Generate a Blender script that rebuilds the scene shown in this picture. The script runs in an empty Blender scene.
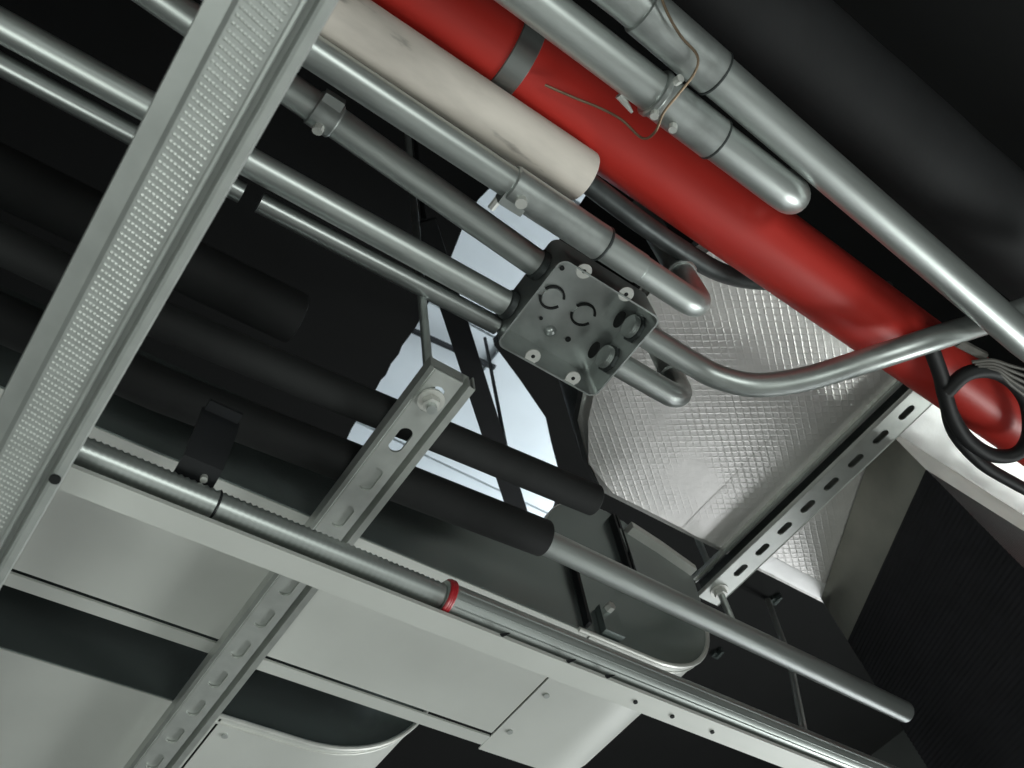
import bpy, bmesh, math, random
from mathutils import Vector, Matrix
from mathutils.geometry import tessellate_polygon
random.seed(7)
SC = bpy.context.scene
C = SC.collection
PI = math.pi
# ------------------------------------------------------------------ camera
EYE = 1.60                     # lens height above the floor; heights below ("h") are measured from the lens
F = 926.0                      # focal length in pixels of the 1024 x 768 photograph
d1 = Vector((1856, -993, -F)).normalized()            # run of the pipes seen from the camera
d2 = Vector((-1379, -1713, -F)); d2 = (d2 - d1 * d1.dot(d2)).normalized()
d3 = d1.cross(d2)                                     # straight up
ROT = Matrix((d1, d2, d3))                            # camera space -> world
cam = bpy.data.cameras.new('camera'); cam.sensor_width = 36.0; cam.lens = 36.0 * F / 1024.0
cam.clip_start = 0.02; cam.clip_end = 100
camo = bpy.data.objects.new('camera', cam); C.objects.link(camo)
camo.matrix_world = Matrix.Translation((0, 0, EYE)) @ ROT.to_4x4()
cam.dof.use_dof = True; cam.dof.focus_distance = 1.0; cam.dof.aperture_fstop = 14.0
SC.camera = camo
# ------------------------------------------------------------------ light and exposure
w = bpy.data.worlds.new('world'); SC.world = w; w.use_nodes = True
w.node_tree.nodes['Background'].inputs['Color'].default_value = (0.75, 0.9, 1.0, 1)
w.node_tree.nodes['Background'].inputs['Strength'].default_value = 0.02
def area(name, loc, target, size, power, col, sy=None):
    l = bpy.data.lights.new(name, 'AREA'); l.energy = power; l.color = col; l.size = size
    if sy: l.shape = 'RECTANGLE'; l.size_y = sy
    o = bpy.data.objects.new(name, l); C.objects.link(o)
    o.location = loc
    o.rotation_euler = (Vector(target) - Vector(loc)).to_track_quat('-Z', 'Y').to_euler()
    return o
area('work_lamp', (-0.55, 0.15, 0.35), (0.35, 0.5, 2.35), 0.7, 18.0, (0.92, 1.0, 0.945))
area('foil_fill', (2.85, 0.45, 1.1), (0.7, 0.4, 2.5), 0.6, 58.0, (0.93, 1.0, 0.96))  # lamp added at the glowing pane to give the foil its highlight
area('front_fill', (0.4, -1.9, 0.35), (0.6, 0.3, 2.4), 0.7, 30.0, (0.93, 1.0, 0.96))  # fill lamp added to brighten the fan housing side plates
area('board_fill', (3.0, 1.2, 4.05), (0.4, 1.2, 4.2), 2.2, 190.0, (0.84, 0.94, 1.0), 0.5)  # unseen lamp added to brighten the boards above the opening; no window there
vs = SC.view_settings
vs.view_transform = 'Standard'; vs.look = 'None'; vs.gamma = 1.0; vs.exposure = -0.88
vs.use_curve_mapping = False
# ------------------------------------------------------------------ materials
def mat(name, base, metal=0.0, rough=0.5, var=0.0, vscale=20.0, bump=0.0, bscale=60.0, rvar=0.0, stretch=(1, 1, 1), dark=None, bdist=0.002, bdet=4):
    m = bpy.data.materials.new(name); m.use_nodes = True
    nt = m.node_tree; b = nt.nodes['Principled BSDF']
    b.inputs['Metallic'].default_value = metal; b.inputs['Roughness'].default_value = rough
    tc = nt.nodes.new('ShaderNodeTexCoord'); mp = nt.nodes.new('ShaderNodeMapping')
    mp.inputs['Scale'].default_value = stretch
    nt.links.new(tc.outputs['Object'], mp.inputs['Vector'])
    n = nt.nodes.new('ShaderNodeTexNoise'); n.inputs['Scale'].default_value = vscale; n.inputs['Detail'].default_value = 5
    nt.links.new(mp.outputs['Vector'], n.inputs['Vector'])
    r = nt.nodes.new('ShaderNodeValToRGB')
    d = dark or tuple(c * (1 - var) for c in base)
    r.color_ramp.elements[0].color = (*d, 1); r.color_ramp.elements[0].position = 0.3
    r.color_ramp.elements[1].color = (*base, 1); r.color_ramp.elements[1].position = 0.62
    nt.links.new(n.outputs['Fac'], r.inputs['Fac']); nt.links.new(r.outputs['Color'], b.inputs['Base Color'])
    if rvar:
        mr = nt.nodes.new('ShaderNodeMapRange')
        mr.inputs['To Min'].default_value = max(0.03, rough - rvar); mr.inputs['To Max'].default_value = rough + rvar
        nt.links.new(n.outputs['Fac'], mr.inputs['Value']); nt.links.new(mr.outputs['Result'], b.inputs['Roughness'])
    if bump:
        n2 = nt.nodes.new('ShaderNodeTexNoise'); n2.inputs['Scale'].default_value = bscale; n2.inputs['Detail'].default_value = bdet
        nt.links.new(mp.outputs['Vector'], n2.inputs['Vector'])
        bp = nt.nodes.new('ShaderNodeBump'); bp.inputs['Strength'].default_value = bump; bp.inputs['Distance'].default_value = bdist
        nt.links.new(n2.outputs['Fac'], bp.inputs['Height']); nt.links.new(bp.outputs['Normal'], b.inputs['Normal'])
    return m
M = {}
M['galv'] = mat('galvanised_steel', (0.47, 0.49, 0.47), 0.35, 0.45, 0.10, 60, 0.05, 90, 0.06)
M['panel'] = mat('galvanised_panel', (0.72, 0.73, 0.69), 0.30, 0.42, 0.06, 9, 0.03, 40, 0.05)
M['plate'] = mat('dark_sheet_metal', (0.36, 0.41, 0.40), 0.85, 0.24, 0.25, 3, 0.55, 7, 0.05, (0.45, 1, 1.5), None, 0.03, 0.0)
M['cover'] = mat('dull_sheet_metal', (0.36, 0.39, 0.38), 0.6, 0.40, 0.2, 9, 0.05, 30, 0.06)
M['conduit'] = mat('zinc_conduit', (0.60, 0.635, 0.615), 0.82, 0.40, 0.20, 40, 0.05, 120, 0.08, (0.12, 1, 1))
M['conduit_d'] = mat('dull_conduit', (0.40, 0.42, 0.41), 0.85, 0.34, 0.25, 40, 0.05, 120, 0.08, (0.12, 1, 1))
M['coupling'] = mat('cast_coupling', (0.56, 0.59, 0.575), 0.78, 0.38, 0.2, 50, 0.06, 100, 0.08)
M['strut'] = mat('strut_steel', (0.60, 0.62, 0.59), 0.55, 0.38, 0.12, 50, 0.03, 90, 0.06)
M['box'] = mat('box_steel', (0.52, 0.55, 0.535), 0.75, 0.34, 0.3, 22, 0.06, 40, 0.1)
M['connector'] = mat('dark_connector', (0.10, 0.11, 0.11), 0.7, 0.45, 0.3, 50)
M['zinc'] = mat('bright_zinc', (0.72, 0.72, 0.68), 0.4, 0.4, 0.1, 40)
M['red'] = mat('red_pipe_paint', (0.60, 0.036, 0.026), 0.0, 0.42, 0.22, 14, 0.04, 60, 0.05, (0.2, 1, 1))
M['redtape'] = mat('red_tape', (0.5, 0.02, 0.03), 0.0, 0.4, 0.2, 40)
M['white_sleeve'] = mat('white_sleeve', (0.82, 0.745, 0.67), 0.0, 0.6, 0.12, 26, 0.05, 60, 0.0, (0.30, 1, 1), (0.60, 0.55, 0.49))
e_ = M['white_sleeve'].node_tree.nodes
for nd in e_:
    if nd.type == 'VALTORGB':
        q_ = nd.color_ramp.elements.new(0.29); q_.color = (0.16, 0.145, 0.13, 1); nd.color_ramp.elements[0].position = 0.335; nd.color_ramp.elements[0].color = (0.16, 0.145, 0.13, 1)
        q2_ = nd.color_ramp.elements.new(0.40); q2_.color = (0.62, 0.56, 0.50, 1)
M['foam'] = mat('black_foam', (0.0075, 0.0082, 0.0082), 0.0, 0.75, 0.5, 18, 0.25, 60)
M['foam_scuffed'] = mat('scuffed_black_foam', (0.012, 0.0122, 0.0135), 0.0, 0.75, 0.7, 9, 0.3, 50, 0.0, (1, 1, 1), (0.005, 0.005, 0.006))
M['black'] = mat('black_rubber', (0.008, 0.008, 0.009), 0.0, 0.6, 0.3, 40)
M['black_steel'] = mat('black_painted_steel', (0.010, 0.011, 0.013), 0.2, 0.55, 0.3, 30)
M['dark_hole'] = mat('dark_recess', (0.006, 0.007, 0.007), 0.0, 0.8, 0.2, 30)
M['wire'] = mat('tie_wire', (0.30, 0.22, 0.15), 0.8, 0.45, 0.3, 60)
M['greywire'] = mat('grey_strand', (0.17, 0.16, 0.145), 0.2, 0.5, 0.3, 60)
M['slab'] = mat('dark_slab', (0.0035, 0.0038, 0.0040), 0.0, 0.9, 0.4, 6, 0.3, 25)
M['slab_edge'] = M['slab']
M['whitepanel'] = mat('white_board', (0.80, 0.83, 0.84), 0.0, 0.5, 0.08, 4, 0.03, 30)
M['wall'] = mat('bare_wall', (0.16, 0.17, 0.165), 0.0, 0.85, 0.15, 5, 0.1, 30)
M['floor'] = mat('pale_tile_floor', (0.42, 0.42, 0.40), 0.0, 0.8, 0.25, 4, 0.2, 20)
M['ribbed'] = mat('black_ribbed_fabric', (0.012, 0.011, 0.015), 0.0, 0.5, 0.4, 30, 0.2, 90)
M['collar'] = mat('brownish_sheet_metal', (0.46, 0.45, 0.40), 0.7, 0.36, 0.3, 10, 0.06, 25, 0.1)

def foil_material(name, col, rough):
    m = mat(name, col, 0.60, rough, 0.10, 14, 0, 1, 0.06)
    nt = m.node_tree; b = nt.nodes['Principled BSDF']
    tc = nt.nodes.new('ShaderNodeTexCoord')
    hs = []
    for ang, sc in ((0.55, 62.0), (-0.62, 62.0)):
        mp = nt.nodes.new('ShaderNodeMapping'); mp.inputs['Rotation'].default_value = (0, 0, ang)
        nt.links.new(tc.outputs['Object'], mp.inputs['Vector'])
        wv = nt.nodes.new('ShaderNodeTexWave'); wv.wave_type = 'BANDS'; wv.bands_direction = 'Y'
        wv.inputs['Scale'].default_value = sc / 2; wv.inputs['Distortion'].default_value = 0.35; wv.inputs['Detail'].default_value = 1
        nt.links.new(mp.outputs['Vector'], wv.inputs['Vector'])
        pw = nt.nodes.new('ShaderNodeMath'); pw.operation = 'POWER'; pw.inputs[1].default_value = 9
        nt.links.new(wv.outputs['Fac'], pw.inputs[0]); hs.append(pw)
    mx = nt.nodes.new('ShaderNodeMath'); mx.operation = 'MAXIMUM'
    nt.links.new(hs[0].outputs[0], mx.inputs[0]); nt.links.new(hs[1].outputs[0], mx.inputs[1])
    n1 = nt.nodes.new('ShaderNodeTexNoise'); n1.inputs['Scale'].default_value = 5.0; n1.inputs['Detail'].default_value = 2
    nt.links.new(tc.outputs['Object'], n1.inputs['Vector'])
    mrk = nt.nodes.new('ShaderNodeMapRange'); mrk.inputs['From Min'].default_value = 0.38; mrk.inputs['From Max'].default_value = 0.6
    nt.links.new(n1.outputs['Fac'], mrk.inputs['Value'])
    ml = nt.nodes.new('ShaderNodeMath'); ml.operation = 'MULTIPLY'
    nt.links.new(mx.outputs[0], ml.inputs[0]); nt.links.new(mrk.outputs['Result'], ml.inputs[1])
    n2 = nt.nodes.new('ShaderNodeTexNoise'); n2.inputs['Scale'].default_value = 28.0; n2.inputs['Detail'].default_value = 3
    nt.links.new(tc.outputs['Object'], n2.inputs['Vector'])
    ad = nt.nodes.new('ShaderNodeMath'); ad.operation = 'ADD'
    nt.links.new(ml.outputs[0], ad.inputs[0]); nt.links.new(n2.outputs['Fac'], ad.inputs[1])
    bp = nt.nodes.new('ShaderNodeBump'); bp.inputs['Strength'].default_value = 0.20; bp.inputs['Distance'].default_value = 0.0025
    nt.links.new(ad.outputs[0], bp.inputs['Height']); nt.links.new(bp.outputs['Normal'], b.inputs['Normal'])
    return m
M['foil'] = foil_material('scrim_foil', (0.86, 0.84, 0.81), 0.36)
def crinkle_material():
    m = mat('crinkled_foil', (0.90, 0.90, 0.88), 0.5, 0.42, 0.05, 20, 0.4, 34)
    return m
M['crinkle'] = crinkle_material()

# ------------------------------------------------------------------ helpers
def H(px, py, h):
    """the point at height h above the lens that stands at pixel (px, py)"""
    r = ROT @ Vector(((px - 512) / F, -(py - 384) / F, -1.0))
    r *= h / r.z
    return r
def V(p): return Vector(p)
ORG = {}
def thing(name, label, cat, loc, group=None):
    o = bpy.data.objects.new(name, None); o.empty_display_size = 0.02; C.objects.link(o)
    loc = Vector(loc); o.location = (loc.x, loc.y, loc.z + EYE); ORG[o.name] = loc
    o['label'] = label; o['category'] = cat
    if group: o['group'] = group
    return o
def obj(name, bm, m, parent=None, loc=None, flat=35):
    """link a bmesh (in lens-based coordinates) as one mesh object"""
    bmesh.ops.recalc_face_normals(bm, faces=bm.faces)
    if parent is not None: org = ORG[parent.name]
    elif loc is not None: org = Vector(loc)
    else:
        org = Vector((0, 0, 0))
        for v in bm.verts: org += v.co
        org /= max(1, len(bm.verts)); org.z = min(v.co.z for v in bm.verts)
    bmesh.ops.translate(bm, verts=bm.verts, vec=-org)
    me = bpy.data.meshes.new(name); bm.to_mesh(me); bm.free()
    for p in me.polygons: p.use_smooth = True
    try: me.set_sharp_from_angle(angle=math.radians(flat))
    except Exception: pass
    me.materials.append(M[m] if isinstance(m, str) else m)
    o = bpy.data.objects.new(name, me); C.objects.link(o)
    ORG[o.name] = org
    if parent is not None: o.parent = parent
    else: o.location = (org.x, org.y, org.z + EYE)
    return o
def tag(o, label, cat, group=None):
    o['label'] = label; o['category'] = cat
    if group: o['group'] = group
    return o
def struct(o, label=None):
    o['kind'] = 'structure'
    if label: o['label'] = label
    return o
def nb(): return bmesh.new()
def box(bm, x0, x1, y0, y1, z0, z1):
    vs_ = [bm.verts.new((x, y, z)) for x in (x0, x1) for y in (y0, y1) for z in (z0, z1)]
    for f in ((0, 1, 3, 2), (4, 6, 7, 5), (0, 4, 5, 1), (2, 3, 7, 6), (0, 2, 6, 4), (1, 5, 7, 3)):
        bm.faces.new([vs_[i] for i in f])
    return bm
def smooth_path(pts, n=8):
    """Catmull-Rom through points"""
    P = [V(p) for p in pts]; P = [P[0] * 2 - P[1]] + P + [P[-1] * 2 - P[-2]]
    out = []
    for i in range(1, len(P) - 2):
        for k in range(n):
            t = k / n
            a, b, c, d = P[i - 1], P[i], P[i + 1], P[i + 2]
            out.append(0.5 * ((2 * b) + (c - a) * t + (2 * a - 5 * b + 4 * c - d) * t * t + (3 * b - 3 * c + d - a) * t ** 3))
    out.append(P[-2]); return out
def tube(bm, pts, r, seg=20, cap=True, bore=None):
    """round tube along a path; r a number or a list of radii"""
    P = [V(p) for p in pts]; n = len(P)
    R = r if isinstance(r, (list, tuple)) else [r] * n
    T = []
    for i in range(n):
        t = (P[min(i + 1, n - 1)] - P[max(i - 1, 0)])
        T.append(t.normalized())
    ref = Vector((0, 0, 1)) if abs(T[0].z) < 0.9 else Vector((0, 1, 0))
    u = T[0].cross(ref).normalized()
    rings = []
    for i in range(n):
        u = (u - T[i] * u.dot(T[i])).normalized(); v = T[i].cross(u)
        rings.append([bm.verts.new(P[i] + (u * math.cos(2 * PI * k / seg) + v * math.sin(2 * PI * k / seg)) * R[i]) for k in range(seg)])
    for a, b in zip(rings, rings[1:]):
        for k in range(seg):
            bm.faces.new((a[k], a[(k + 1) % seg], b[(k + 1) % seg], b[k]))
    if cap:
        bm.faces.new(rings[0][::-1]); bm.faces.new(rings[-1])
    return bm
def collar(bm, p, q, r, seg=24, bev=0.0015):
    """short sleeve between two points with bevelled ends"""
    p, q = V(p), V(q); d = (q - p).normalized()
    return tube(bm, [p, p + d * bev, q - d * bev, q], [r - bev, r, r, r - bev], seg)
def lerp(a, b, t): return V(a) * (1 - t) + V(b) * t
def extrude_profile(bm, prof, axis, a, b, closed=True):
    """prof: list of 2-D points; axis 'y': (x,z) swept in y; axis 'x': (y,z) swept in x"""
    def mk(p, s): return (p[0], s, p[1]) if axis == 'y' else (s, p[0], p[1])
    A = [bm.verts.new(mk(p, a)) for p in prof]; B = [bm.verts.new(mk(p, b)) for p in prof]
    n = len(prof)
    for i in range(n if closed else n - 1):
        j = (i + 1) % n
        bm.faces.new((A[i], A[j], B[j], B[i]))
    if closed:
        bm.faces.new(A[::-1]); bm.faces.new(B)
    return bm
def strip(prof, t):
    """thin closed outline from an open polyline: offset by t along its normals"""
    P = [Vector(p) for p in prof]; out = []
    for i in range(len(P)):
        d = (P[min(i + 1, len(P) - 1)] - P[max(i - 1, 0)]).normalized()
        out.append(P[i] + Vector((-d.y, d.x)) * t)
    return [tuple(p) for p in P] + [tuple(p) for p in reversed(out)]
def slot_face(bm, x0, x1, y0, y1, slots, sl, sw, z, t):
    """flat bar with real slotted holes along y, thickness t"""
    cx = (x0 + x1) / 2; ys = sorted(slots); cuts = [y0]
    for a, b in zip(ys, ys[1:]): cuts.append((a + b) / 2)
    cuts.append(y1)
    N = 24
    for i, cy in enumerate(ys):
        c0, c1 = cuts[i], cuts[i + 1]
        inner, outer = [], []
        for k in range(N):
            a = 2 * PI * (k + 0.5) / N
            dx, dy = math.cos(a), math.sin(a)
            iy = (sl - sw) / 2
            inner.append((cx + dx * sw / 2, cy + dy * sw / 2 + (iy if dy > 0 else -iy)))
            # matching point on the rectangle of this cell
            hx = (x1 - x0) / 2
            hy = (c1 - cy) if dy > 0 else (cy - c0)
            s = min(hx / max(abs(dx), 1e-6), hy / max(abs(dy), 1e-6))
            outer.append([cx + dx * s, cy + dy * s])
        for (sx, sy) in ((x0, c0), (x1, c0), (x0, c1), (x1, c1)):      # snap the nearest to each corner
            k = min(range(N), key=lambda q: (outer[q][0] - sx) ** 2 + (outer[q][1] - sy) ** 2)
            outer[k] = [sx, sy]
        I0 = [bm.verts.new((*p, z)) for p in inner]; O0 = [bm.verts.new((*p, z)) for p in outer]
        I1 = [bm.verts.new((*p, z + t)) for p in inner]; O1 = [bm.verts.new((*p, z + t)) for p in outer]
        for k in range(N):
            j = (k + 1) % N
            bm.faces.new((I0[k], I0[j], O0[j], O0[k])); bm.faces.new((I1[k], O1[k], O1[j], I1[j]))
            bm.faces.new((I0[k], I1[k], I1[j], I0[j]))
            if (abs(outer[k][0] - outer[j][0]) < 1e-6 and abs(abs(outer[k][0] - cx) - (x1 - x0) / 2) < 1e-6):
                bm.faces.new((O0[k], O0[j], O1[j], O1[k]))
    return bm
def hexnut(bm, c, axis, r, t):
    c = V(c); a = V(axis).normalized()
    return tube(bm, [c - a * t / 2, c + a * t / 2], r, 6)
def elbow(p, q, rad, top, n=8):
    """straight run p->q, then a bend of radius rad turning straight up to height top"""
    p, q = V(p), V(q); d = (q - p).normalized(); s = q - d * rad; pts = [p, s]
    for k in range(1, n + 1):
        a = (PI / 2) * k / n
        pts.append(s + d * (rad * math.sin(a)) + Vector((0, 0, 1)) * rad * (1 - math.cos(a)))
    pts.append(Vector((pts[-1].x, pts[-1].y, top))); return pts

# ================================================================== SETTING
X0, X1, Y0, Y1 = -2.6, 3.0, -2.4, 2.8
FL, SL = -EYE, 1.90
struct(obj('floor', box(nb(), X0, X1, Y0, Y1, FL - 0.1, FL), 'floor'))
struct(obj('wall_left', box(nb(), X0 - 0.12, X0, Y0, Y1, FL, SL), 'wall'))
struct(obj('wall_back', box(nb(), X0, X1, Y1, Y1 + 0.12, FL, SL), 'wall'))
struct(obj('wall_front', box(nb(), X0, X1, Y0 - 0.12, Y0, FL, SL), 'wall'))
# right wall; its opening holds a glowing pane added for the foil to reflect
wy0, wy1, wz0, wz1 = -0.1, 2.3, -1.45, 0.42
bm = nb()
box(bm, X1, X1 + 0.12, Y0, wy0, FL, SL); box(bm, X1, X1 + 0.12, wy1, Y1, FL, SL)
box(bm, X1, X1 + 0.12, wy0, wy1, FL, wz0); box(bm, X1, X1 + 0.12, wy0, wy1, wz1, SL)
struct(obj('wall_right', bm, 'wall'))
glow = bpy.data.materials.new('glowing_pane'); glow.use_nodes = True
b_ = glow.node_tree.nodes['Principled BSDF']; b_.inputs['Base Color'].default_value = (0.8, 0.85, 0.9, 1)
b_.inputs['Emission Color'].default_value = (0.95, 0.98, 1.0, 1); b_.inputs['Emission Strength'].default_value = 4.2
wp = struct(obj('glow_pane', box(nb(), X1 + 0.06, X1 + 0.07, wy0, wy1, wz0, wz1), glow))
bm = nb()
for y in (wy0 + 0.02, (wy0 + wy1) / 2, wy1 - 0.02): box(bm, X1 + 0.03, X1 + 0.058, y - 0.02, y + 0.02, wz0, wz1)
box(bm, X1 + 0.03, X1 + 0.058, wy0, wy1, wz0, wz0 + 0.04); box(bm, X1 + 0.03, X1 + 0.058, wy0, wy1, wz1 - 0.04, wz1)
obj('pane_frame', bm, 'galv', wp)
# the slab overhead with a broken opening
hole_px = [(374, 393), (381, 380), (386, 375), (391, 364), (399, 354), (402, 346), (408, 338), (416, 327), (432, 296), (452, 255),
           (461, 232), (470, 214), (478, 200), (500, 178), (540, 170), (588, 186), (606, 205), (612, 222), (585, 250), (555, 280), (520, 318), (494, 345), (520, 380),
           (546, 418), (553, 450), (562, 484), (550, 535), (510, 545), (420, 498), (338, 458), (352, 428)]
hole = [H(x, y, SL) for x, y in hole_px]
TH = 0.03
def slab_layer(bm, z):
    o = [bm.verts.new((x, y, z)) for x, y in ((X0 - .12, Y0 - .12), (X1 + .12, Y0 - .12), (X1 + .12, Y1 + .12), (X0 - .12, Y1 + .12))]
    h = [bm.verts.new((p.x, p.y, z)) for p in hole]
    allv = o + h
    for tri in tessellate_polygon([[v.co for v in o], [v.co for v in h]]): bm.faces.new([allv[k] for k in tri])
    return h, o
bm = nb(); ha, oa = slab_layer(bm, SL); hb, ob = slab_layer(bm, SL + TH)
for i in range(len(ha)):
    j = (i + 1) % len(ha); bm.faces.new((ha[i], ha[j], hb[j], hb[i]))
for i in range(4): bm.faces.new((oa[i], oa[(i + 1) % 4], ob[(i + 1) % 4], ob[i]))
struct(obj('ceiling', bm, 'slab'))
# the white boarded space above the opening
u0, u1, v0, v1, top = -0.6, 3.1, -0.5, 2.9, 2.85
bm = nb(); box(bm, u0 - .05, u0, v0, v1, SL + TH, top); box(bm, u1, u1 + .05, v0, v1, SL + TH, top)
box(bm, u0, u1, v0 - .05, v0, SL + TH, top); box(bm, u0, u1, v1, v1 + .05, SL + TH, top)
box(bm, u0 - .05, u1 + .05, v0 - .05, v1 + .05, top + 0.02, top + 0.06)
rc = struct(obj('trim_1', bm, 'whitepanel'), 'white boarded enclosure of the space above the broken slab')
n = 0
for yi in range(6):
    for xi in range(4):
        a, b = u0 + (u1 - u0) * xi / 4, u0 + (u1 - u0) * (xi + 1) / 4
        c, d = v0 + (v1 - v0) * yi / 6, v0 + (v1 - v0) * (yi + 1) / 6
        dz = random.uniform(0, 0.012)
        obj('board', box(nb(), a + .004, b - .004, c + .006, d - .006, top - 0.02 + dz, top + dz), 'whitepanel', rc)

pa, pb = H(405, 327, top - 0.03), H(480, 361, top - 0.03)
obj('seam_bar', tube(nb(), [pa + (pa - pb) * 1.5, pb + (pb - pa) * 0.2], 0.012, 6), 'black_steel', rc)  # black bar added to draw the dark seam between boards

# ================================================================== BLOWER HOUSINGS (large light sheet-metal boxes)
def arc(cx, cz, r, a0, a1, n):
    return [(cx + r * math.sin(a0 + (a1 - a0) * k / n), cz - r * math.cos(a0 + (a1 - a0) * k / n)) for k in range(n + 1)]
def housing(label, xl, y0, y1, zb, cx, cz, r, seam, topz):
    t = thing('fan_housing', label, 'duct', ((xl + cx) / 2, (y0 + y1) / 2, zb), 'fan housings above the strut')
    th = 0.0015
    ae = 2 * PI - math.acos((cz - topz) / r)          # the scroll curls over until it meets the flat top
    xe = cx + r * math.sin(ae)
    # flat bottom sheet
    obj('bottom_panel', box(nb(), xl, seam - 0.003, y0 + 0.001, y1 - 0.022, zb, zb + th), 'panel', t)
    # flange along the far edge, with an open groove before it
    fl = obj('flange', box(nb(), xl, seam - 0.003, y1 - 0.018, y1, zb - 0.003, zb + 0.0), 'panel', t)
    # curved wrap
    A = arc(cx, cz, r, 0, ae, 40); prof = [(seam, zb)] + A
    bm = nb(); extrude_profile(bm, strip(prof, th), 'y', y0 + 0.001, y1 + 0.012)
    wr = obj('curved_wrap', bm, 'panel', t)
    # side plates
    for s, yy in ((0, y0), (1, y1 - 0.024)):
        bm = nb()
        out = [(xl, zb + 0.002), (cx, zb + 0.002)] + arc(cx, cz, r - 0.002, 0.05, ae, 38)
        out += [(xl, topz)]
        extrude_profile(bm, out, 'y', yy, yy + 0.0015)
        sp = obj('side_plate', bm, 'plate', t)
    # rolled rim along the curve on the near side
    rim = [(seam - 0.02, zb)] + arc(cx, cz, r, 0, 2.3, 26)
    for dr, rr in ((0.0, 0.0032), (0.009, 0.0018)):
        pts = [(x + (x - cx) * 0 , y0 + (0.0 if dr == 0 else 0.012), z) for x, z in rim]
        obj('rim', tube(nb(), pts, rr, 8), 'zinc', t)
    # top
    obj('top_panel', box(nb(), xl, xe, y0 + 0.002, y1 - 0.024, topz - th, topz), 'panel', t)
    # rivets beside the seam
    for yy in (y0 + 0.03, (y0 + y1) / 2, y1 - 0.035):
        obj('rivet', tube(nb(), [(seam + 0.016, yy, zb - 0.002), (seam + 0.016, yy, zb + 0.001)], 0.004, 10), 'galv', wr)
    return t
h1 = housing('long grey sheet-metal fan housing behind the red-taped conduit', -1.2, 0.578, 0.803, 0.728, 0.735, 0.865, 0.137, 0.640, 0.875)
h2 = housing('grey sheet-metal fan housing with curved rim in bottom corner', -1.2, 0.902, 1.16, 0.732, 0.44, 0.942, 0.210, 0.335, 1.10)
# raised cover, bracket rod and clips on the near side plate
bm = nb(); extrude_profile(bm, [(0.745, 0.865), (0.862, 0.865), (0.866, 0.925), (0.80, 0.945), (0.735, 0.955)], 'y', 0.566, 0.578)
cv = obj('access_cover', bm, 'cover', h1)
bm = nb(); extrude_profile(bm, [(0.75, 0.950), (0.802, 0.939), (0.862, 0.921), (0.862, 0.930), (0.802, 0.950), (0.75, 0.962)], 'y', 0.552, 0.579)
obj('cover_lip', bm, 'zinc', cv)
obj('bracket', box(nb(), 0.629, 0.634, 0.568, 0.577, 0.735, 0.86), 'black_steel', h1)
obj('clip', box(nb(), 0.655, 0.685, 0.568, 0.577, 0.735, 0.775), 'plate', h1)
obj('bolt', tube(nb(), [(0.668, 0.560, 0.772), (0.668, 0.578, 0.772)], 0.006, 6), 'zinc', h1)
for x in (0.735, 0.742): obj('stiffener', box(nb(), x - 0.002, x + 0.002, 0.566, 0.578, 0.86, 0.985), 'black_steel', h1)

# ================================================================== FOIL DUCT
DB = 1.052
outl = [(0.755, 0.588), (0.69, 0.548), (0.63, 0.495), (0.595, 0.43), (0.575, 0.35), (0.57, 0.27), (0.60, 0.185), (0.66, 0.135), (2.6, 0.135), (2.6, 0.588)]
t = thing('foil_duct', 'wide silver foil-wrapped duct lying on the slotted strut', 'duct', (1.4, 0.36, DB))
bm = nb()
lo = [bm.verts.new((x, y, DB)) for x, y in outl]; hi = [bm.verts.new((x, y, DB + 0.32)) for x, y in outl]
f = bm.faces.new(lo[::-1]); bm.faces.new(hi)
for i in range(len(lo)):
    j = (i + 1) % len(lo); bm.faces.new((lo[i], lo[j], hi[j], hi[i]))
bmesh.ops.bevel(bm, geom=[e for e in bm.edges if abs(e.verts[0].co.z - DB) < 1e-6 and abs(e.verts[1].co.z - DB) < 1e-6], offset=0.014, segments=3, affect='EDGES')
obj('insulated_body', bm, 'foil', t)
dark_pts = outl[:8]; bm = nb()
for z0_, z1_ in ((DB + 0.003, DB + 0.33),):
    cxy = Vector((0.8, 0.36))
    o_ = [cxy + (Vector(p) - cxy) * 1.02 + Vector((-0.004, 0)) for p in dark_pts]; i_ = [cxy + (Vector(p) - cxy) * 1.004 for p in dark_pts]
    ring = [tuple(p) for p in o_] + [tuple(p) for p in reversed(i_)]
    A = [bm.verts.new((*p, z0_)) for p in ring]; B = [bm.verts.new((*p, z1_)) for p in ring]
    bm.faces.new(A); bm.faces.new(B)
    for i in range(len(A)): bm.faces.new((A[i], A[(i + 1) % len(A)], B[(i + 1) % len(A)], B[i]))
obj('dark_end_strip', bm, 'foam', t)  # black strip added to darken the duct end where it caught light
# wrinkled foil tape patches and seams
def patch(pts, z, name='foil_tape', m='crinkle', nx=16, ny=8, amp=0.0018):
    """four-cornered wrinkled sheet under the duct"""
    a, b, c, d = [Vector((*p, 0)) for p in pts]
    bm = nb(); g = []
    for i in range(nx + 1):
        row = []
        for j in range(ny + 1):
            u, v = i / nx, j / ny
            p = (a * (1 - u) + b * u) * (1 - v) + (d * (1 - u) + c * u) * v
            e = 0 if (i in (0, nx) or j in (0, ny)) else 1
            row.append(bm.verts.new((p.x + random.uniform(-.001, .001), p.y + random.uniform(-.001, .001), z - 0.0006 - e * random.uniform(0, amp))))
        g.append(row)
    for i in range(nx):
        for j in range(ny): bm.faces.new((g[i][j], g[i + 1][j], g[i + 1][j + 1], g[i][j + 1]))
    return obj(name, bm, m, t)
patch([(0.90, 0.150), (0.945, 0.150), (0.945, 0.575), (0.90, 0.575)], DB, nx=4, ny=30, amp=0.0006, m='foil')
patch([(1.03, 0.15), (1.75, 0.15), (1.75, 0.255), (1.03, 0.262)], DB, nx=46, ny=10, amp=0.0016)
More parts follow.
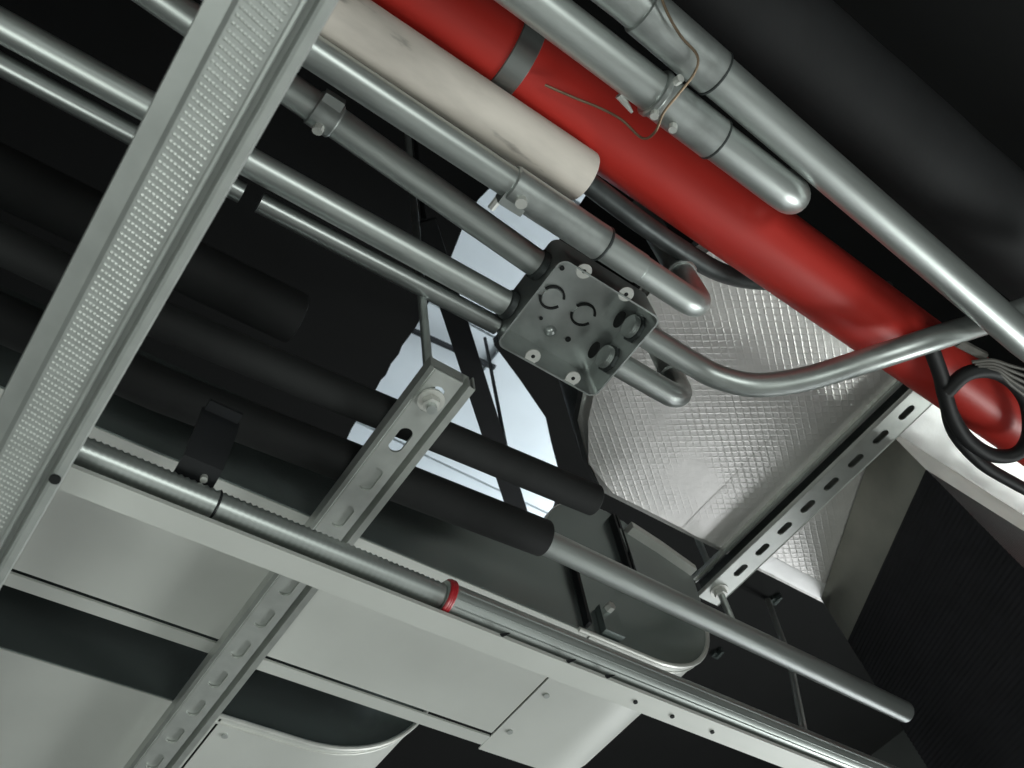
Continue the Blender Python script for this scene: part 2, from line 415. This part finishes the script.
patch([(1.04, 0.545), (1.26, 0.545), (1.26, 0.576), (1.04, 0.576)], DB, nx=14, ny=4, amp=0.0010)

# ---- black ribbed drop hanging off the duct
t = thing('flexible_duct_drop', 'black ribbed flexible duct dropping from foil duct by the strut', 'duct', (1.4, 0.42, 0.3))
def ring_at(u):
    """corner points at fraction u of the drop (0 top, 1 bottom)"""
    def q(a, b): return lerp(a, b, u)
    a = q((1.030, 0.262, DB - 0.002), (1.420, 0.262, 0.30)); b = q((1.225, 0.574, DB - 0.002), (1.400, 0.600, 0.30))
    c = q((1.62, 0.574, DB - 0.002), (1.80, 0.600, 0.30)); d = q((1.62, 0.262, DB - 0.002), (1.80, 0.262, 0.30))
    return [a, b, c, d]
def drop(ua, ub, steps, ribs, name, m, amp):
    bm = nb(); rings = []
    for k in range(steps + 1):
        u = ua + (ub - ua) * k / steps
        cs = ring_at(u); cen = sum(cs, Vector()) / 4
        s = 1 + (amp * (0.5 - 0.5 * math.cos(2 * PI * ribs * k / steps)))
        row = []
        for i in range(4):
            p, q = cs[i], cs[(i + 1) % 4]
            for e in range(6): row.append(bm.verts.new(cen + (lerp(p, q, e / 6) - cen) * s))
        rings.append(row)
    for r0, r1 in zip(rings, rings[1:]):
        for i in range(24): bm.faces.new((r0[i], r0[(i + 1) % 24], r1[(i + 1) % 24], r1[i]))
    bm.faces.new(rings[-1])
    return obj(name, bm, m, t, flat=60)
drop(0.0, 0.115, 6, 0, 'metal_collar', 'collar', 0.0)
drop(0.11, 1.0, 392, 98, 'ribbed_sleeve', 'ribbed', 0.006)

# ================================================================== STRUT CHANNELS
# near strut that carries the black pipes and the housings
t = thing('strut_channel', 'slotted strut channel hanging under the black insulated pipes', 'strut', (0.288, 0.85, 0.69))
bm = nb(); slots = [0.374 + 0.0528 * k for k in range(20)]
slot_face(bm, 0.268, 0.297, 0.345, slots[-1] + 0.026, slots, 0.030, 0.0135, 0.690, 0.0025)
ye = slots[-1] + 0.026
obj('slotted_face', bm, 'strut', t)
bm = nb(); extrude_profile(bm, strip([(0.2655, 0.709), (0.2655, 0.694), (0.268, 0.691)], -0.0022), 'y', 0.345, ye); obj('side_wall', bm, 'strut', t)
bm = nb(); extrude_profile(bm, strip([(0.297, 0.6915), (0.299, 0.706), (0.303, 0.706), (0.3035, 0.690), (0.310, 0.689), (0.3105, 0.709)], 0.0018), 'y', 0.345, ye); obj('side_wall', bm, 'strut', t)
obj('end_cap', box(nb(), 0.2655, 0.2965, 0.3455, 0.3475, 0.695, 0.708), 'strut', t)
obj('inner_bar', box(nb(), 0.2695, 0.2960, 0.462, ye, 0.6932, 0.6955), 'strut', t)
# the rod, nut and washer at its end
t2 = thing('hanger_rod', 'threaded rod with nut at the end of the near strut', 'rod', (0.2815, 0.376, 0.672))
rb = []; rr = []
z = 0.672
obj('rod', tube(nb(), [(0.2815, 0.374, 0.672), (0.2815, 0.374, 1.90)], 0.0048, 12), 'conduit', t2)
obj('nut', hexnut(nb(), (0.2815, 0.374, 0.6815), (0, 0, 1), 0.0085, 0.007), 'zinc', t2)
obj('washer', tube(nb(), [(0.2815, 0.374, 0.6862), (0.2815, 0.374, 0.6885)], 0.0125, 20), 'zinc', t2)
# far strut under the foil duct
t = thing('strut_channel', 'slotted strut channel crossing under the silver foil duct', 'strut', (1.006, 0.3, 1.01))
slots = [0.622 - 0.0505 * k for k in range(10)]
bm = nb(); slot_face(bm, 0.989, 1.030, slots[-1] - 0.025, 0.650, slots, 0.028, 0.0125, 1.010, 0.0025); obj('slotted_face', bm, 'strut', t)
y_a = slots[-1] - 0.025
bm = nb(); extrude_profile(bm, strip([(0.996, 1.0460), (0.9955, 1.0505), (0.988, 1.0505), (0.9875, 1.0435)], -0.0018), 'y', y_a, 0.650); obj('lip', bm, 'strut', t)
bm = nb(); extrude_profile(bm, strip([(0.9875, 1.0160), (0.9878, 1.0125), (0.989, 1.0103)], -0.0018), 'y', y_a, 0.650); obj('lip', bm, 'strut', t)
obj('inner_shade', box(nb(), 1.004, 1.006, y_a, 0.648, 1.0126, 1.0500), 'connector', t)  # dark sheet standing in for the shade inside the open channel
bm = nb(); extrude_profile(bm, strip([(1.030, 1.0103), (1.0315, 1.013), (1.031, 1.0505), (1.024, 1.0505)], -0.0022), 'y', y_a, 0.650); obj('side_wall', bm, 'strut', t)
t2 = thing('hanger_rod', 'threaded rod through the last slot of the far strut', 'rod', (1.0095, 0.622, 0.93))
obj('rod', tube(nb(), [(1.0095, 0.622, 0.945), (1.0095, 0.622, 1.90)], 0.0055, 12), 'conduit', t2)
obj('nut', hexnut(nb(), (1.0095, 0.622, 1.003), (0, 0, 1), 0.0105, 0.009), 'zinc', t2)
obj('washer', tube(nb(), [(1.0095, 0.622, 1.0078), (1.0095, 0.622, 1.0098)], 0.015, 20), 'zinc', t2)
# thin suspension bar in the dark lower right
pa, pb = H(775, 640, 1.35), H(806, 742, 1.05)
o = obj('suspension_strap', tube(nb(), [H(768, 600, 1.89), H(790, 660, 1.4), H(806, 742, 1.05)], 0.0075, 8), 'zinc')
tag(o, 'thin grey suspension strap hanging in the dark right of the fan housing', 'strap')
# small grey anchor plates fixed up in the dark
for (px, py, lab) in ((716, 655, 'small grey anchor bracket in the dark beside the curved housing end'), (774, 601, 'small grey anchor bracket just below the far strut end')):
    p = H(px, py, 1.89); bm = nb(); box(bm, p.x - .014, p.x + .014, p.y - .010, p.y + .010, 1.885, 1.8995); box(bm, p.x - .004, p.x + .004, p.y - .03, p.y + .004, 1.878, 1.8995)
    tag(obj('anchor_bracket', bm, 'plate'), lab, 'bracket')

# ================================================================== NEAR DRYWALL CHANNELS
# big knurled furring channel
t = thing('furring_channel', 'wide knurled furring channel crossing closest to the camera', 'channel', (0.0, 0.4, 0.466))
SX = 0.0045
prof = [(-0.0235, 0.546), (-0.0243, 0.476), (-0.0236, 0.4718), (-0.0132, 0.4700), (-0.0108, 0.4672), (-0.0105, 0.4670), (0.0122, 0.4670), (0.0130, 0.4655), (0.0146, 0.4652),
        (0.0152, 0.4700), (0.0160, 0.4780), (0.0188, 0.4785), (0.0203, 0.4705), (0.0222, 0.4688), (0.0262, 0.4690), (0.0274, 0.4712), (0.0278, 0.546)]
bm = nb(); extrude_profile(bm, strip([(a + SX, b) for a, b in prof], 0.0007), 'y', -0.5, 1.3); obj('folded_sheet', bm, 'galv', t, flat=24)
bm = nb()
for k in range(150):
    y = 0.03 + k * 0.0042
    for i in range(9):
        x = SX - 0.0082 + i * 0.0022 + random.uniform(-.0001, .0001)
        yy = y + i * 0.00045
        l, wd, hh = 0.00088, 0.00090, 0.00072
        vs4 = [bm.verts.new((x - l, yy - wd, 0.46705)), bm.verts.new((x + l, yy - wd, 0.46705)), bm.verts.new((x + l, yy + wd, 0.46705)), bm.verts.new((x - l, yy + wd, 0.46705))]
        ap = [bm.verts.new((x - l * .4, yy, 0.46705 - hh)), bm.verts.new((x + l * .4, yy, 0.46705 - hh))]
        bm.faces.new((vs4[0], vs4[1], ap[1], ap[0])); bm.faces.new((vs4[2], vs4[3], ap[0], ap[1]))
        bm.faces.new((vs4[1], vs4[2], ap[1])); bm.faces.new((vs4[3], vs4[0], ap[0]))
kn = obj('knurling', bm, 'strut', t, flat=10); kn['kind'] = 'stuff'
p = H(55, 479, 0.4682)
obj('screw_hole', tube(nb(), [(p.x, p.y, 0.4670), (p.x, p.y, 0.4690)], 0.0034, 14), 'dark_hole', t)
# carrying channel: L-shaped rail running with the pipes
t = thing('carrying_channel', 'thin pale angle rail running beside the red-taped conduit', 'channel', (0.6, 0.51, 0.549))
bm = nb(); extrude_profile(bm, strip([(0.4775, 0.5540), (0.478, 0.5505), (0.5005, 0.5495), (0.5012, 0.590)], 0.0009), 'x', -0.9, 1.28); obj('angle_rail', bm, 'panel', t)
for (px, py) in ((631, 706), (667, 721), (705, 738)):
    p = H(px, py, 0.5495)
    obj('screw_hole', tube(nb(), [(p.x, 0.490, 0.5484), (p.x, 0.490, 0.5505)], 0.0022, 10), 'dark_hole', t)
for (px, py) in ((500, 634), (565, 661), (603, 677)):
    p = H(px, py, 0.556)
    obj('screw_tip', tube(nb(), [(p.x, 0.4785, 0.5535), (p.x + 0.003, 0.4700, 0.5505)], [0.0022, 0.0005], 8), 'black_steel', t)

# ================================================================== CONDUIT WITH RED TAPE
yc, hc, r0 = 0.4798, 0.573, 0.0115
xt = H(445, 600, 0.571).x
t = thing('flexible_conduit', 'ribbed metal conduit left of the red tape', 'conduit', (0.15, yc, hc - 0.017))
pts, rr = [], []; x = -0.9; k = 0
while x < xt - 0.004:
    pts.append((x, yc, hc)); rr.append(0.0118 if k % 2 else 0.0104); x += 0.0026; k += 1
obj('ribbed_tube', tube(nb(), pts, rr, 20), 'conduit', t, flat=80)
xj = H(213, 505, 0.571).x
obj('joint_ring', collar(nb(), (xj, yc, hc), (xj + 0.003, yc, hc), 0.0126), 'black_steel', t)
t = thing('rigid_conduit', 'smooth silver conduit continuing right of the red tape', 'conduit', (0.9, yc, hc - 0.016))
obj('tube', tube(nb(), [(xt - 0.004, yc, hc), (1.28, yc, hc)], 0.0146, 28), 'conduit', t)
for a in (2.0, 2.5, 3.05):        # rolled seams along the tube
    dy, dz = math.cos(a + PI / 2 * 0) * 0.0146, -math.sin(a) * 0.0146
    obj('seam', tube(nb(), [(xt + 0.006, yc + dy, hc + dz), (1.28, yc + dy, hc + dz)], 0.0007, 6), 'conduit', t)
t = thing('tape_band', 'red tape wrapped round the joint of the two conduits', 'tape', (xt, yc, hc - 0.018))
pts = []
for k in range(60):
    a = 2 * PI * k / 20; pts.append((xt - 0.003 + 0.006 * k / 60 + 0.002 * math.sin(a), yc + 0.0156 * math.cos(a), hc + 0.0156 * math.sin(a)))
obj('wrap', tube(nb(), pts, 0.0017, 8), 'redtape', t)
obj('tail', tube(nb(), smooth_path([(xt + 0.001, yc + 0.012, hc - 0.008), (xt + 0.002, yc + 0.016, hc - 0.013), (xt + 0.001, yc + 0.018, hc - 0.0185)]), 0.002, 8), 'redtape', t)
# black strap that hangs the ribbed conduit
t = thing('hanger_strap', 'black strap clipped down onto the ribbed conduit', 'strap', (xj, 0.455, 0.56))
bm = nb(); extrude_profile(bm, strip([(0.478, 0.588), (0.462, 0.592), (0.446, 0.622), (0.446, 0.634)], 0.003), 'x', xj - 0.036, xj - 0.004); obj('strap', bm, 'black_steel', t)
obj('fold', box(nb(), xj - 0.034, xj - 0.006, 0.4330, 0.4475, 0.631, 0.634), 'black_steel', t)
obj('screw', tube(nb(), [(xj - 0.014, 0.470, 0.583), (xj - 0.014, 0.471, 0.592)], 0.003, 8), 'zinc', t)

# ================================================================== BLACK INSULATED PIPES ON THE STRUT
def along(name, label, cat, part, pa, pb, r, m, ext_a=0.0, seg=26, rough=0.0, group=None):
    pa, pb = V(pa), V(pb); d = (pb - pa).normalized()
    t = thing(name, label, cat, (pa + pb) / 2 - Vector((0, 0, r)), group)
    n = max(2, int((pb - pa).length / 0.05))
    pts = ([pa - V((ext_a, 0, 0))] if ext_a else []) + [lerp(pa, pb, k / n) for k in range(n + 1)]
    rad = [r * (1 + random.uniform(-rough, rough)) for _ in pts]
    pts += [pb + d * r * 0.10, pb + d * r * 0.16]; rad += [r * 0.93, r * 0.75]      # rounded far end
    obj(part, tube(nb(), pts, rad, seg), m, t)
    return t
zp = 0.7105
along('insulated_pipe', 'upper of the two black foam-insulated pipes on the near strut', 'pipe', 'foam_sleeve', H(160, 320, zp + .0170), H(594, 500, zp + .0170), 0.0170, 'foam', 1.0, rough=0.008)
z2 = zp + 0.0205
t = along('insulated_pipe', 'lower black foam-insulated pipe with bare silver pipe emerging', 'pipe', 'foam_sleeve', H(160, 389, z2), H(543, 538, z2), 0.0205, 'foam', 1.0, rough=0.008)
pA, pB = H(541, 540, z2), H(905, 712, z2)
obj('bare_pipe', tube(nb(), [lerp(pA, pB, -0.03), pB], 0.0142, 24), 'conduit', t)
along('insulated_pipe', 'dim black insulated pipe higher up behind the knurled channel', 'pipe', 'foam_sleeve', (-0.2, 0.50, 0.93), (0.19, 0.49, 0.93), 0.030, 'foam', 1.2)
# black flat brace in front of the bright opening
pa, pb = H(424, 222, 1.25), H(520, 520, 1.25)
d = (pb - pa).normalized(); s = Vector((-d.y, d.x, 0)) * 0.0175
bm = nb(); lo = [pa - s, pa + s, pb + s, pb - s]
A = [bm.verts.new(p) for p in lo]; B = [bm.verts.new(p + Vector((0, 0, 0.006))) for p in lo]
bm.faces.new(A); bm.faces.new(B)
for i in range(4): bm.faces.new((A[i], A[(i + 1) % 4], B[(i + 1) % 4], B[i]))
t = thing('brace_bar', 'black flat brace crossing in front of the bright broken opening', 'brace', (pa + pb) / 2)
obj('flat_bar', bm, 'black_steel', t)
for p in (pa, pb): obj('drop_rod', tube(nb(), [p + Vector((0, 0, .006)), Vector((p.x, p.y, 1.90))], 0.004, 8), 'black_steel', t)
o = obj('white_clip', tube(nb(), [H(486, 214, 1.895), H(508, 252, 1.55)], 0.0045, 8), 'zinc'); tag(o, 'thin bright rod showing between conduits in front of the opening', 'rod')
o = obj('hanger_wire', tube(nb(), [H(600, 196, 1.895), H(640, 260, 1.75)], 0.0032, 8), 'conduit'); tag(o, 'thin hanger wire slanting between white sleeve and bent conduit', 'wire')

# ================================================================== JUNCTION BOX
bx0, bx1, by0, by1, zr, zk = 0.372, 0.511, 0.248, 0.370, 0.860, 0.914
t = thing('junction_box', 'open square steel junction box where the conduits meet', 'electrical box', ((bx0 + bx1) / 2, (by0 + by1) / 2, zr))
def rrect(x0, x1, y0, y1, r, n=5):
    out = []
    for cx, cy, a0 in ((x1 - r, y1 - r, 0), (x0 + r, y1 - r, PI / 2), (x0 + r, y0 + r, PI), (x1 - r, y0 + r, 1.5 * PI)):
        for k in range(n + 1): out.append((cx + r * math.cos(a0 + PI / 2 * k / n), cy + r * math.sin(a0 + PI / 2 * k / n)))
    return out
bm = nb()
oo = rrect(bx0, bx1, by0, by1, 0.010); ii = rrect(bx0 + .0018, bx1 - .0018, by0 + .0018, by1 - .0018, 0.0085)
L = []
for ring, z in ((ii, zk - 0.002), (ii, zr), (oo, zr), (oo, zk)): L.append([bm.verts.new((*p, z)) for p in ring])
for a, b in zip(L, L[1:]):
    for k in range(len(a)): bm.faces.new((a[k], a[(k + 1) % len(a)], b[(k + 1) % len(a)], b[k]))
bm.faces.new(L[0]); bm.faces.new(L[-1])
body = obj('box_shell', bm, 'box', t)
# raised floor plate inside with knockouts
zf = zk - 0.0022
def ringm(bm, x, y, z, ra, rb_, t_, n=28, a0=0, a1=2 * PI):
    full = abs(a1 - a0 - 2 * PI) < 1e-6; m_ = n if full else n + 1
    V4 = []
    for k in range(m_):
        a = a0 + (a1 - a0) * k / n; c, s = math.cos(a), math.sin(a)
        V4.append([bm.verts.new((x + ra * c, y + ra * s, z)), bm.verts.new((x + rb_ * c, y + rb_ * s, z)), bm.verts.new((x + rb_ * c, y + rb_ * s, z - t_)), bm.verts.new((x + ra * c, y + ra * s, z - t_))])
    for k in range(n):
        A, B = V4[k], V4[(k + 1) % m_]
        for i in range(4): bm.faces.new((A[i], A[(i + 1) % 4], B[(i + 1) % 4], B[i]))
    if not full:
        bm.faces.new(V4[0]); bm.faces.new(V4[-1])
    return bm
def FP(px, py): return H(px, py, zf)
for (px, py) in ((552, 297), (583, 314)):
    p = FP(px, py)
    ko = obj('knockout', tube(nb(), [(p.x, p.y, zf), (p.x, p.y, zf - 0.0016)], 0.0115, 24), 'box', body)
    obj('knockout_groove', ringm(nb(), p.x, p.y, zf, 0.0125, 0.0150, 0.0022, 26, 0.4, 2.8), 'dark_hole', body)
    obj('knockout_groove', ringm(nb(), p.x, p.y, zf, 0.0125, 0.0150, 0.0022, 26, 3.5, 5.9), 'dark_hole', body)
p = FP(550, 331); obj('boss', tube(nb(), [(p.x, p.y, zf), (p.x, p.y, zf - .004), (p.x, p.y, zf - 0.0055)], [0.0075, 0.0055, 0.003], 18), 'box', body)
for (px, py, r) in ((568, 339, 0.0034), (562, 268, 0.0028), (541, 318, 0.0022)):
    p = FP(px, py); obj('screw_hole', tube(nb(), [(p.x, p.y, zf), (p.x, p.y, zf - 0.0012)], r, 14), 'dark_hole', body)
# four pale ears with screw holes
for (px, py, s) in ((584, 271, -1), (626, 294, -1), (533, 356, 1), (573, 378, 1)):
    p = H(px, py, zr + 0.003); yw = by0 if s < 0 else by1
    bm = nb(); cen = (p.x, p.y)
    bm2 = tube(bm, [(p.x, p.y, zr + 0.0022), (p.x, p.y, zr + 0.0042)], 0.0086, 18)
    ya, yb = sorted((p.y, yw - s * 0.0012)); box(bm, p.x - 0.0070, p.x + 0.0070, ya, yb, zr + 0.0023, zr + 0.0041)
    e = obj('ear', bm, 'zinc', t)
    obj('ear_hole', tube(nb(), [(p.x, p.y, zr + 0.0018), (p.x, p.y, zr + 0.0024)], 0.0023, 12), 'dark_hole', e)
CH = 0.886
def Cp(px, py, h=CH): return H(px, py, h)
yF = H(625, 368, CH).y; yG = H(660, 344, CH).y
for yy in (yF, yG):                       # threaded connector ends with locknuts inside the right wall
    cn = obj('connector', tube(nb(), [(bx1 - 0.0018 - 0.0022 * k / 2, yy, CH) for k in range(12)], [0.0125 if k % 2 else 0.0138 for k in range(12)], 20), 'coupling', t)
    obj('locknut', tube(nb(), [(bx1 - 0.0065, yy, CH), (bx1 - 0.0022, yy, CH)], 0.0172, 8), 'connector', cn)
    obj('bore', tube(nb(), [(bx1 - 0.0272, yy, CH), (bx1 - 0.0262, yy, CH)], 0.0105, 18), 'dark_hole', cn)

# ================================================================== CONDUITS AT THE BOX
def conduit(label, pts, r, m='conduit', couplings=(), name='conduit', base=None):
    t = thing(name, label, 'conduit', base or (V(pts[0]) + V(pts[-1])) / 2)
    if abs(pts[0][0] + 0.2) < 1e-6: pts = [V((-1.3, pts[0][1], pts[0][2]))] + list(pts)     # runs on straight behind the channel
    obj('tube', tube(nb(), pts, r, 24), m, t)
    for a, b, rc in couplings:
        obj('coupling', collar(nb(), a, b, rc), 'coupling', t)
    return t
# straight runs that enter the left wall of the box
def ray_line(pa, pb, x_end, x_start=-0.2):
    pa, pb = V(pa), V(pb); d = (pb - pa) / (pb.x - pa.x)
    return [pa + d * (x_start - pa.x), pa + d * (x_end - pa.x)]
k1 = ray_line(Cp(0, 25), Cp(505, 303), bx0 - 0.0005)
t = conduit('silver conduit entering the box left wall, middle one', k1, 0.0148, 'conduit')
obj('connector', collar(nb(), k1[1], lerp(k1[1], k1[0], 0.017), 0.0168), 'connector', t)
k2 = ray_line(Cp(0, 64), Cp(500, 331), bx0 - 0.001)
xa, xb = Cp(243, 192).x, Cp(260, 201).x
def onl(l, x): d = (l[1] - l[0]) / (l[1].x - l[0].x); return l[0] + d * (x - l[0].x)
conduit('thin dull conduit ending behind the knurled channel with a gap', [k2[0], onl(k2, xa)], 0.0106, 'conduit_d')
conduit('thin dull conduit from the gap down to the box corner', [onl(k2, xb), Vector((bx0 - 0.001, onl(k2, bx0).y - 0.004, CH))], 0.0106, 'conduit_d')
k3 = ray_line(Cp(165, 2), Cp(540, 266), bx0 - 0.0005)
t = conduit('silver conduit with screw clamp entering the box beside the bent conduit', k3, 0.0154, 'conduit')
obj('connector', collar(nb(), k3[1], lerp(k3[1], k3[0], 0.017), 0.0172), 'connector', t)
xq = Cp(326, 112).x; p = onl(k3, xq)
cl = obj('screw_clamp', collar(nb(), onl(k3, xq - 0.013), onl(k3, xq + 0.013), 0.0176), 'coupling', t)
obj('clamp_screw', tube(nb(), [p + V((0, 0.008, -0.013)), p + V((0, 0.012, -0.020))], 0.0052, 10), 'zinc', cl)
obj('clamp_ear', box(nb(), p.x - .010, p.x + .010, p.y - .022, p.y - .012, p.z - .012, p.z + .002), 'box', cl)
# C: bent conduit lying in front of the white sleeve
hC = 0.822
c_a, c_b = H(311, 51, hC), H(690, 302, hC)
c_s = onl([c_a, c_b], -0.2); tip = H(707, 312, hC)
pts = elbow(c_s, (tip.x - 0.004, c_b.y, hC), 0.030, 1.10)
q1, q2 = onl([c_a, c_b], H(507, 186, hC).x), onl([c_a, c_b], H(603, 245, hC).x)
t = conduit('silver conduit with long coupling that bends upward past the box', pts, 0.0148, 'conduit', [(q1, q2, 0.0182)])
q3 = onl([c_a, c_b], H(640, 270, hC).x)
obj('set_screw', tube(nb(), [q1 + V((0.014, 0.004, -0.0165)), q1 + V((0.014, 0.0055, -0.0225))], 0.0058, 12), 'zinc', t)
obj('clamp_block', box(nb(), q1.x - 0.002, q1.x + 0.024, q1.y + 0.006, q1.y + 0.019, q1.z - 0.014, q1.z + 0.006), 'box', t)
obj('bolt', tube(nb(), [q1 + V((0.002, 0.018, 0.004)), q1 + V((0.002, 0.032, 0.006))], 0.004, 8), 'zinc', t)
obj('coupling_lip', collar(nb(), q2 - V((0.004, 0, 0)), q2 + V((0.0005, 0, 0)), 0.0190), 'connector', t)
obj('swept_end', collar(nb(), q2, q3, 0.0158), 'conduit', t)
e = pts[-1]; obj('end_ring', collar(nb(), (e.x, e.y, 0.905), (e.x, e.y, 0.925), 0.0178), 'coupling', t)
# F: short conduit leaving the box and turning up
f_tip = H(703, 388, CH)
pts = elbow((bx1 + 0.0005, yF, CH), (f_tip.x - 0.003, yF, CH), 0.034, 1.046)
t = conduit('short conduit leaving the box and turning straight up', pts, 0.0150, 'conduit')
obj('end_ring', collar(nb(), (pts[-1].x, yF, 0.945), (pts[-1].x, yF, 0.962), 0.0176), 'coupling', t)
# G: conduit swept in front of the red pipe
g = [(bx1 + 0.0005, yG, CH)] + [H(x, y, h) for x, y, h in ((690, 364, .885), (718, 377, .880), (755, 385, .872), (805, 379, .862), (868, 360, .852), (918, 344, .856), (952, 333, .872), (990, 321, .897), (1020, 311, .915), (1075, 292, .945))]
g[1] = Vector((g[1].x, yG, CH))
conduit('silver conduit sweeping from the box across the red pipe', smooth_path(g, 8), 0.0148)

# ================================================================== WHITE SLEEVE AND ITS PIPE
wa, wb = H(352, 29, 0.862), H(583, 177, 0.874)
t = thing('insulated_pipe', 'pipe in a scuffed white sleeve beside the red pipe', 'pipe', (wa + wb) / 2 - V((0, 0, .03)))
wd = (wb - wa).normalized()
bm = nb(); ws = wa - wd * 0.06 - V((1.4, 0, 0))
tube(bm, [ws, wa - wd * 0.06, wa, wb - wd * .002, wb, wb - wd * 0.001], [0.0294, 0.0294, 0.0294, 0.0272, 0.0262, 0.0140], 30)
obj('white_sleeve', bm, 'white_sleeve', t)
k5 = smooth_path([wb - wd * 0.02, (0.42, 0.178, 0.886), (0.50, 0.184, 0.912), (0.58, 0.187, 0.946), (0.66, 0.180, 0.996), (0.74, 0.15, 1.028), (0.85, 0.10, 1.034)], 6)
obj('bare_pipe', tube(nb(), k5, 0.0115, 20), 'connector', t)

# ================================================================== RED PIPE
hR, rR = 0.930, 0.0440
yR = 0.126
t = thing('red_pipe', 'thick glossy red sprinkler pipe running diagonally across', 'pipe', (0.6, yR, hR - rR))
obj('pipe_wall', tube(nb(), [(-1.6, yR - 0.008, hR), (0.4, yR, hR), (2.8, yR + 0.008, hR)], rR, 48), 'red', t)
xc = H(520, 62, hR - rR).x
t = thing('pipe_clamp', 'grey steel band clamped around the red pipe', 'clamp', (xc, yR, hR - rR))
obj('band', collar(nb(), (xc - 0.012, yR, hR), (xc + 0.012, yR, hR), rR + 0.0022, 40, 0.0008), 'conduit_d', t)
obj('hanger_rod', tube(nb(), [(xc, yR, hR + rR + 0.002), (xc, yR, 1.90)], 0.005, 10), 'conduit_d', t)
# twisted tie wire
wp_ = [H(545, 85, 0.878), H(575, 98, 0.873), H(600, 108, 0.868), H(622, 120, 0.858), (H(642, 138, 0.845)), H(655, 132, 0.828), H(664, 112, 0.824), H(680, 92, 0.822), H(695, 72, 0.822), H(697, 55, 0.822), H(680, 35, 0.822), H(664, 5, 0.824), H(655, -30, 0.826)]
o = obj('tie_wire', tube(nb(), smooth_path(wp_, 6), 0.0013, 8), 'wire'); tag(o, 'thin twisted tie wire strung from the red pipe over two conduits', 'wire')

# ================================================================== THE TWO CONDUITS ABOVE THE RED PIPE
hD = 0.850
da, db = H(533, 0, hD), H(790, 196, hD)
ds = onl([da, db], -1.6); tip = H(803, 206, hD)
pts = [V((-1.6, da.y, hD))] + elbow(da, onl([da, db], tip.x - 0.004), 0.034, 0.90)
a1, a2 = onl([da, db], H(655, 94, hD).x), onl([da, db], H(716, 138, hD).x)
t = conduit('thick conduit lying on the red pipe that ends in an upward bend', pts, 0.0195, 'conduit', [(a1, a2, 0.0215)])
for dx in (0.003, 0.026):
    q = a1 + V((dx, 0.012, -0.019)); obj('set_screw', tube(nb(), [q, q + V((0, 0.003, -0.006))], 0.0042, 8), 'zinc', t)
q = a1 + V((0.004, -0.019, -0.012)); obj('set_screw', tube(nb(), [q, q + V((0, -0.006, -0.005))], 0.0042, 8), 'zinc', t)
obj('clamp_ring', collar(nb(), a1 - V((0.003, 0, 0)), a1 + V((0.004, 0, 0)), 0.0235), 'box', t)
obj('bolt', tube(nb(), [a1 + V((-0.028, 0.020, 0.0)), a1 + V((-0.008, 0.026, -0.002))], [0.0045, 0.0015], 8), 'zinc', t)
for q in (a1, a2): obj('groove', collar(nb(), q - V((0.0012, 0, 0)), q + V((0.0012, 0, 0)), 0.0221, 24, 0.0004), 'connector', t)
ea, eb = H(630, 0, hD), H(1024, 340, hD)
es_ = onl([ea, eb], -1.6); ee = onl([ea, eb], 2.6)
b2 = onl([ea, eb], H(716, 72, hD).x); b1 = onl([ea, eb], H(640, 10, hD).x)
t = conduit('long straight thick conduit uppermost at the right', [V((-1.6, ea.y, hD)), ea, eb, V((2.6, eb.y, hD))], 0.0200, 'conduit', [(b1, b2, 0.0222)])

obj('groove', collar(nb(), b2 - V((0.0012, 0, 0)), b2 + V((0.0012, 0, 0)), 0.0228, 24, 0.0004), 'connector', t)
# ================================================================== BIG SCUFFED BLACK PIPE, UPPER RIGHT
t = along('insulated_pipe', 'fat scuffed black insulated pipe in the upper right corner', 'pipe', 'foam_sleeve', (0.0, -0.050, 1.075), (2.6, -0.050, 1.075), 0.066, 'foam_scuffed', 1.5, 40, 0.012)

# ================================================================== CABLE LOOP ROUND THE RED PIPE
hl = 0.868
lp = [(931, 348), (941, 376), (945, 395), (953, 418), (968, 440), (992, 455), (1016, 454), (1029, 436), (1028, 406), (1015, 384), (992, 371), (966, 374), (946, 392)]
pts = smooth_path([H(x, y, hl - 0.0006 * i) for i, (x, y) in enumerate(lp)], 6)
t = thing('cable_loop', 'black cable loop hanging against the red pipe at the right', 'cable', pts[30])
obj('loop', tube(nb(), pts, 0.0095, 12), 'black', t)
pts = smooth_path([H(x, y, 0.876) for x, y in ((946, 402), (954, 432), (980, 462), (1012, 482), (1060, 507))], 6)
obj('tail', tube(nb(), pts, 0.0085, 12), 'black', t)
p0, p1 = H(957, 342, 0.865), H(984, 356, 0.865)
bm = nb(); tube(bm, [p0, p1], 0.0060, 8); obj('tie_head', bm, 'greywire', t)
t = thing('wire_bundle', 'frayed grey wires beside the black cable loop', 'wires', H(1010, 375, 0.86))
for k in range(5):
    pts = smooth_path([H(972 + 3 * k, 362 + 2 * k, .858), H(992 + 2 * k, 360 + 3.5 * k, .855), H(1012, 366 + 5 * k, .853), H(1045, 374 + 9 * k, .853)], 5)
    obj('strand', tube(nb(), pts, 0.0021, 7), 'greywire', t)
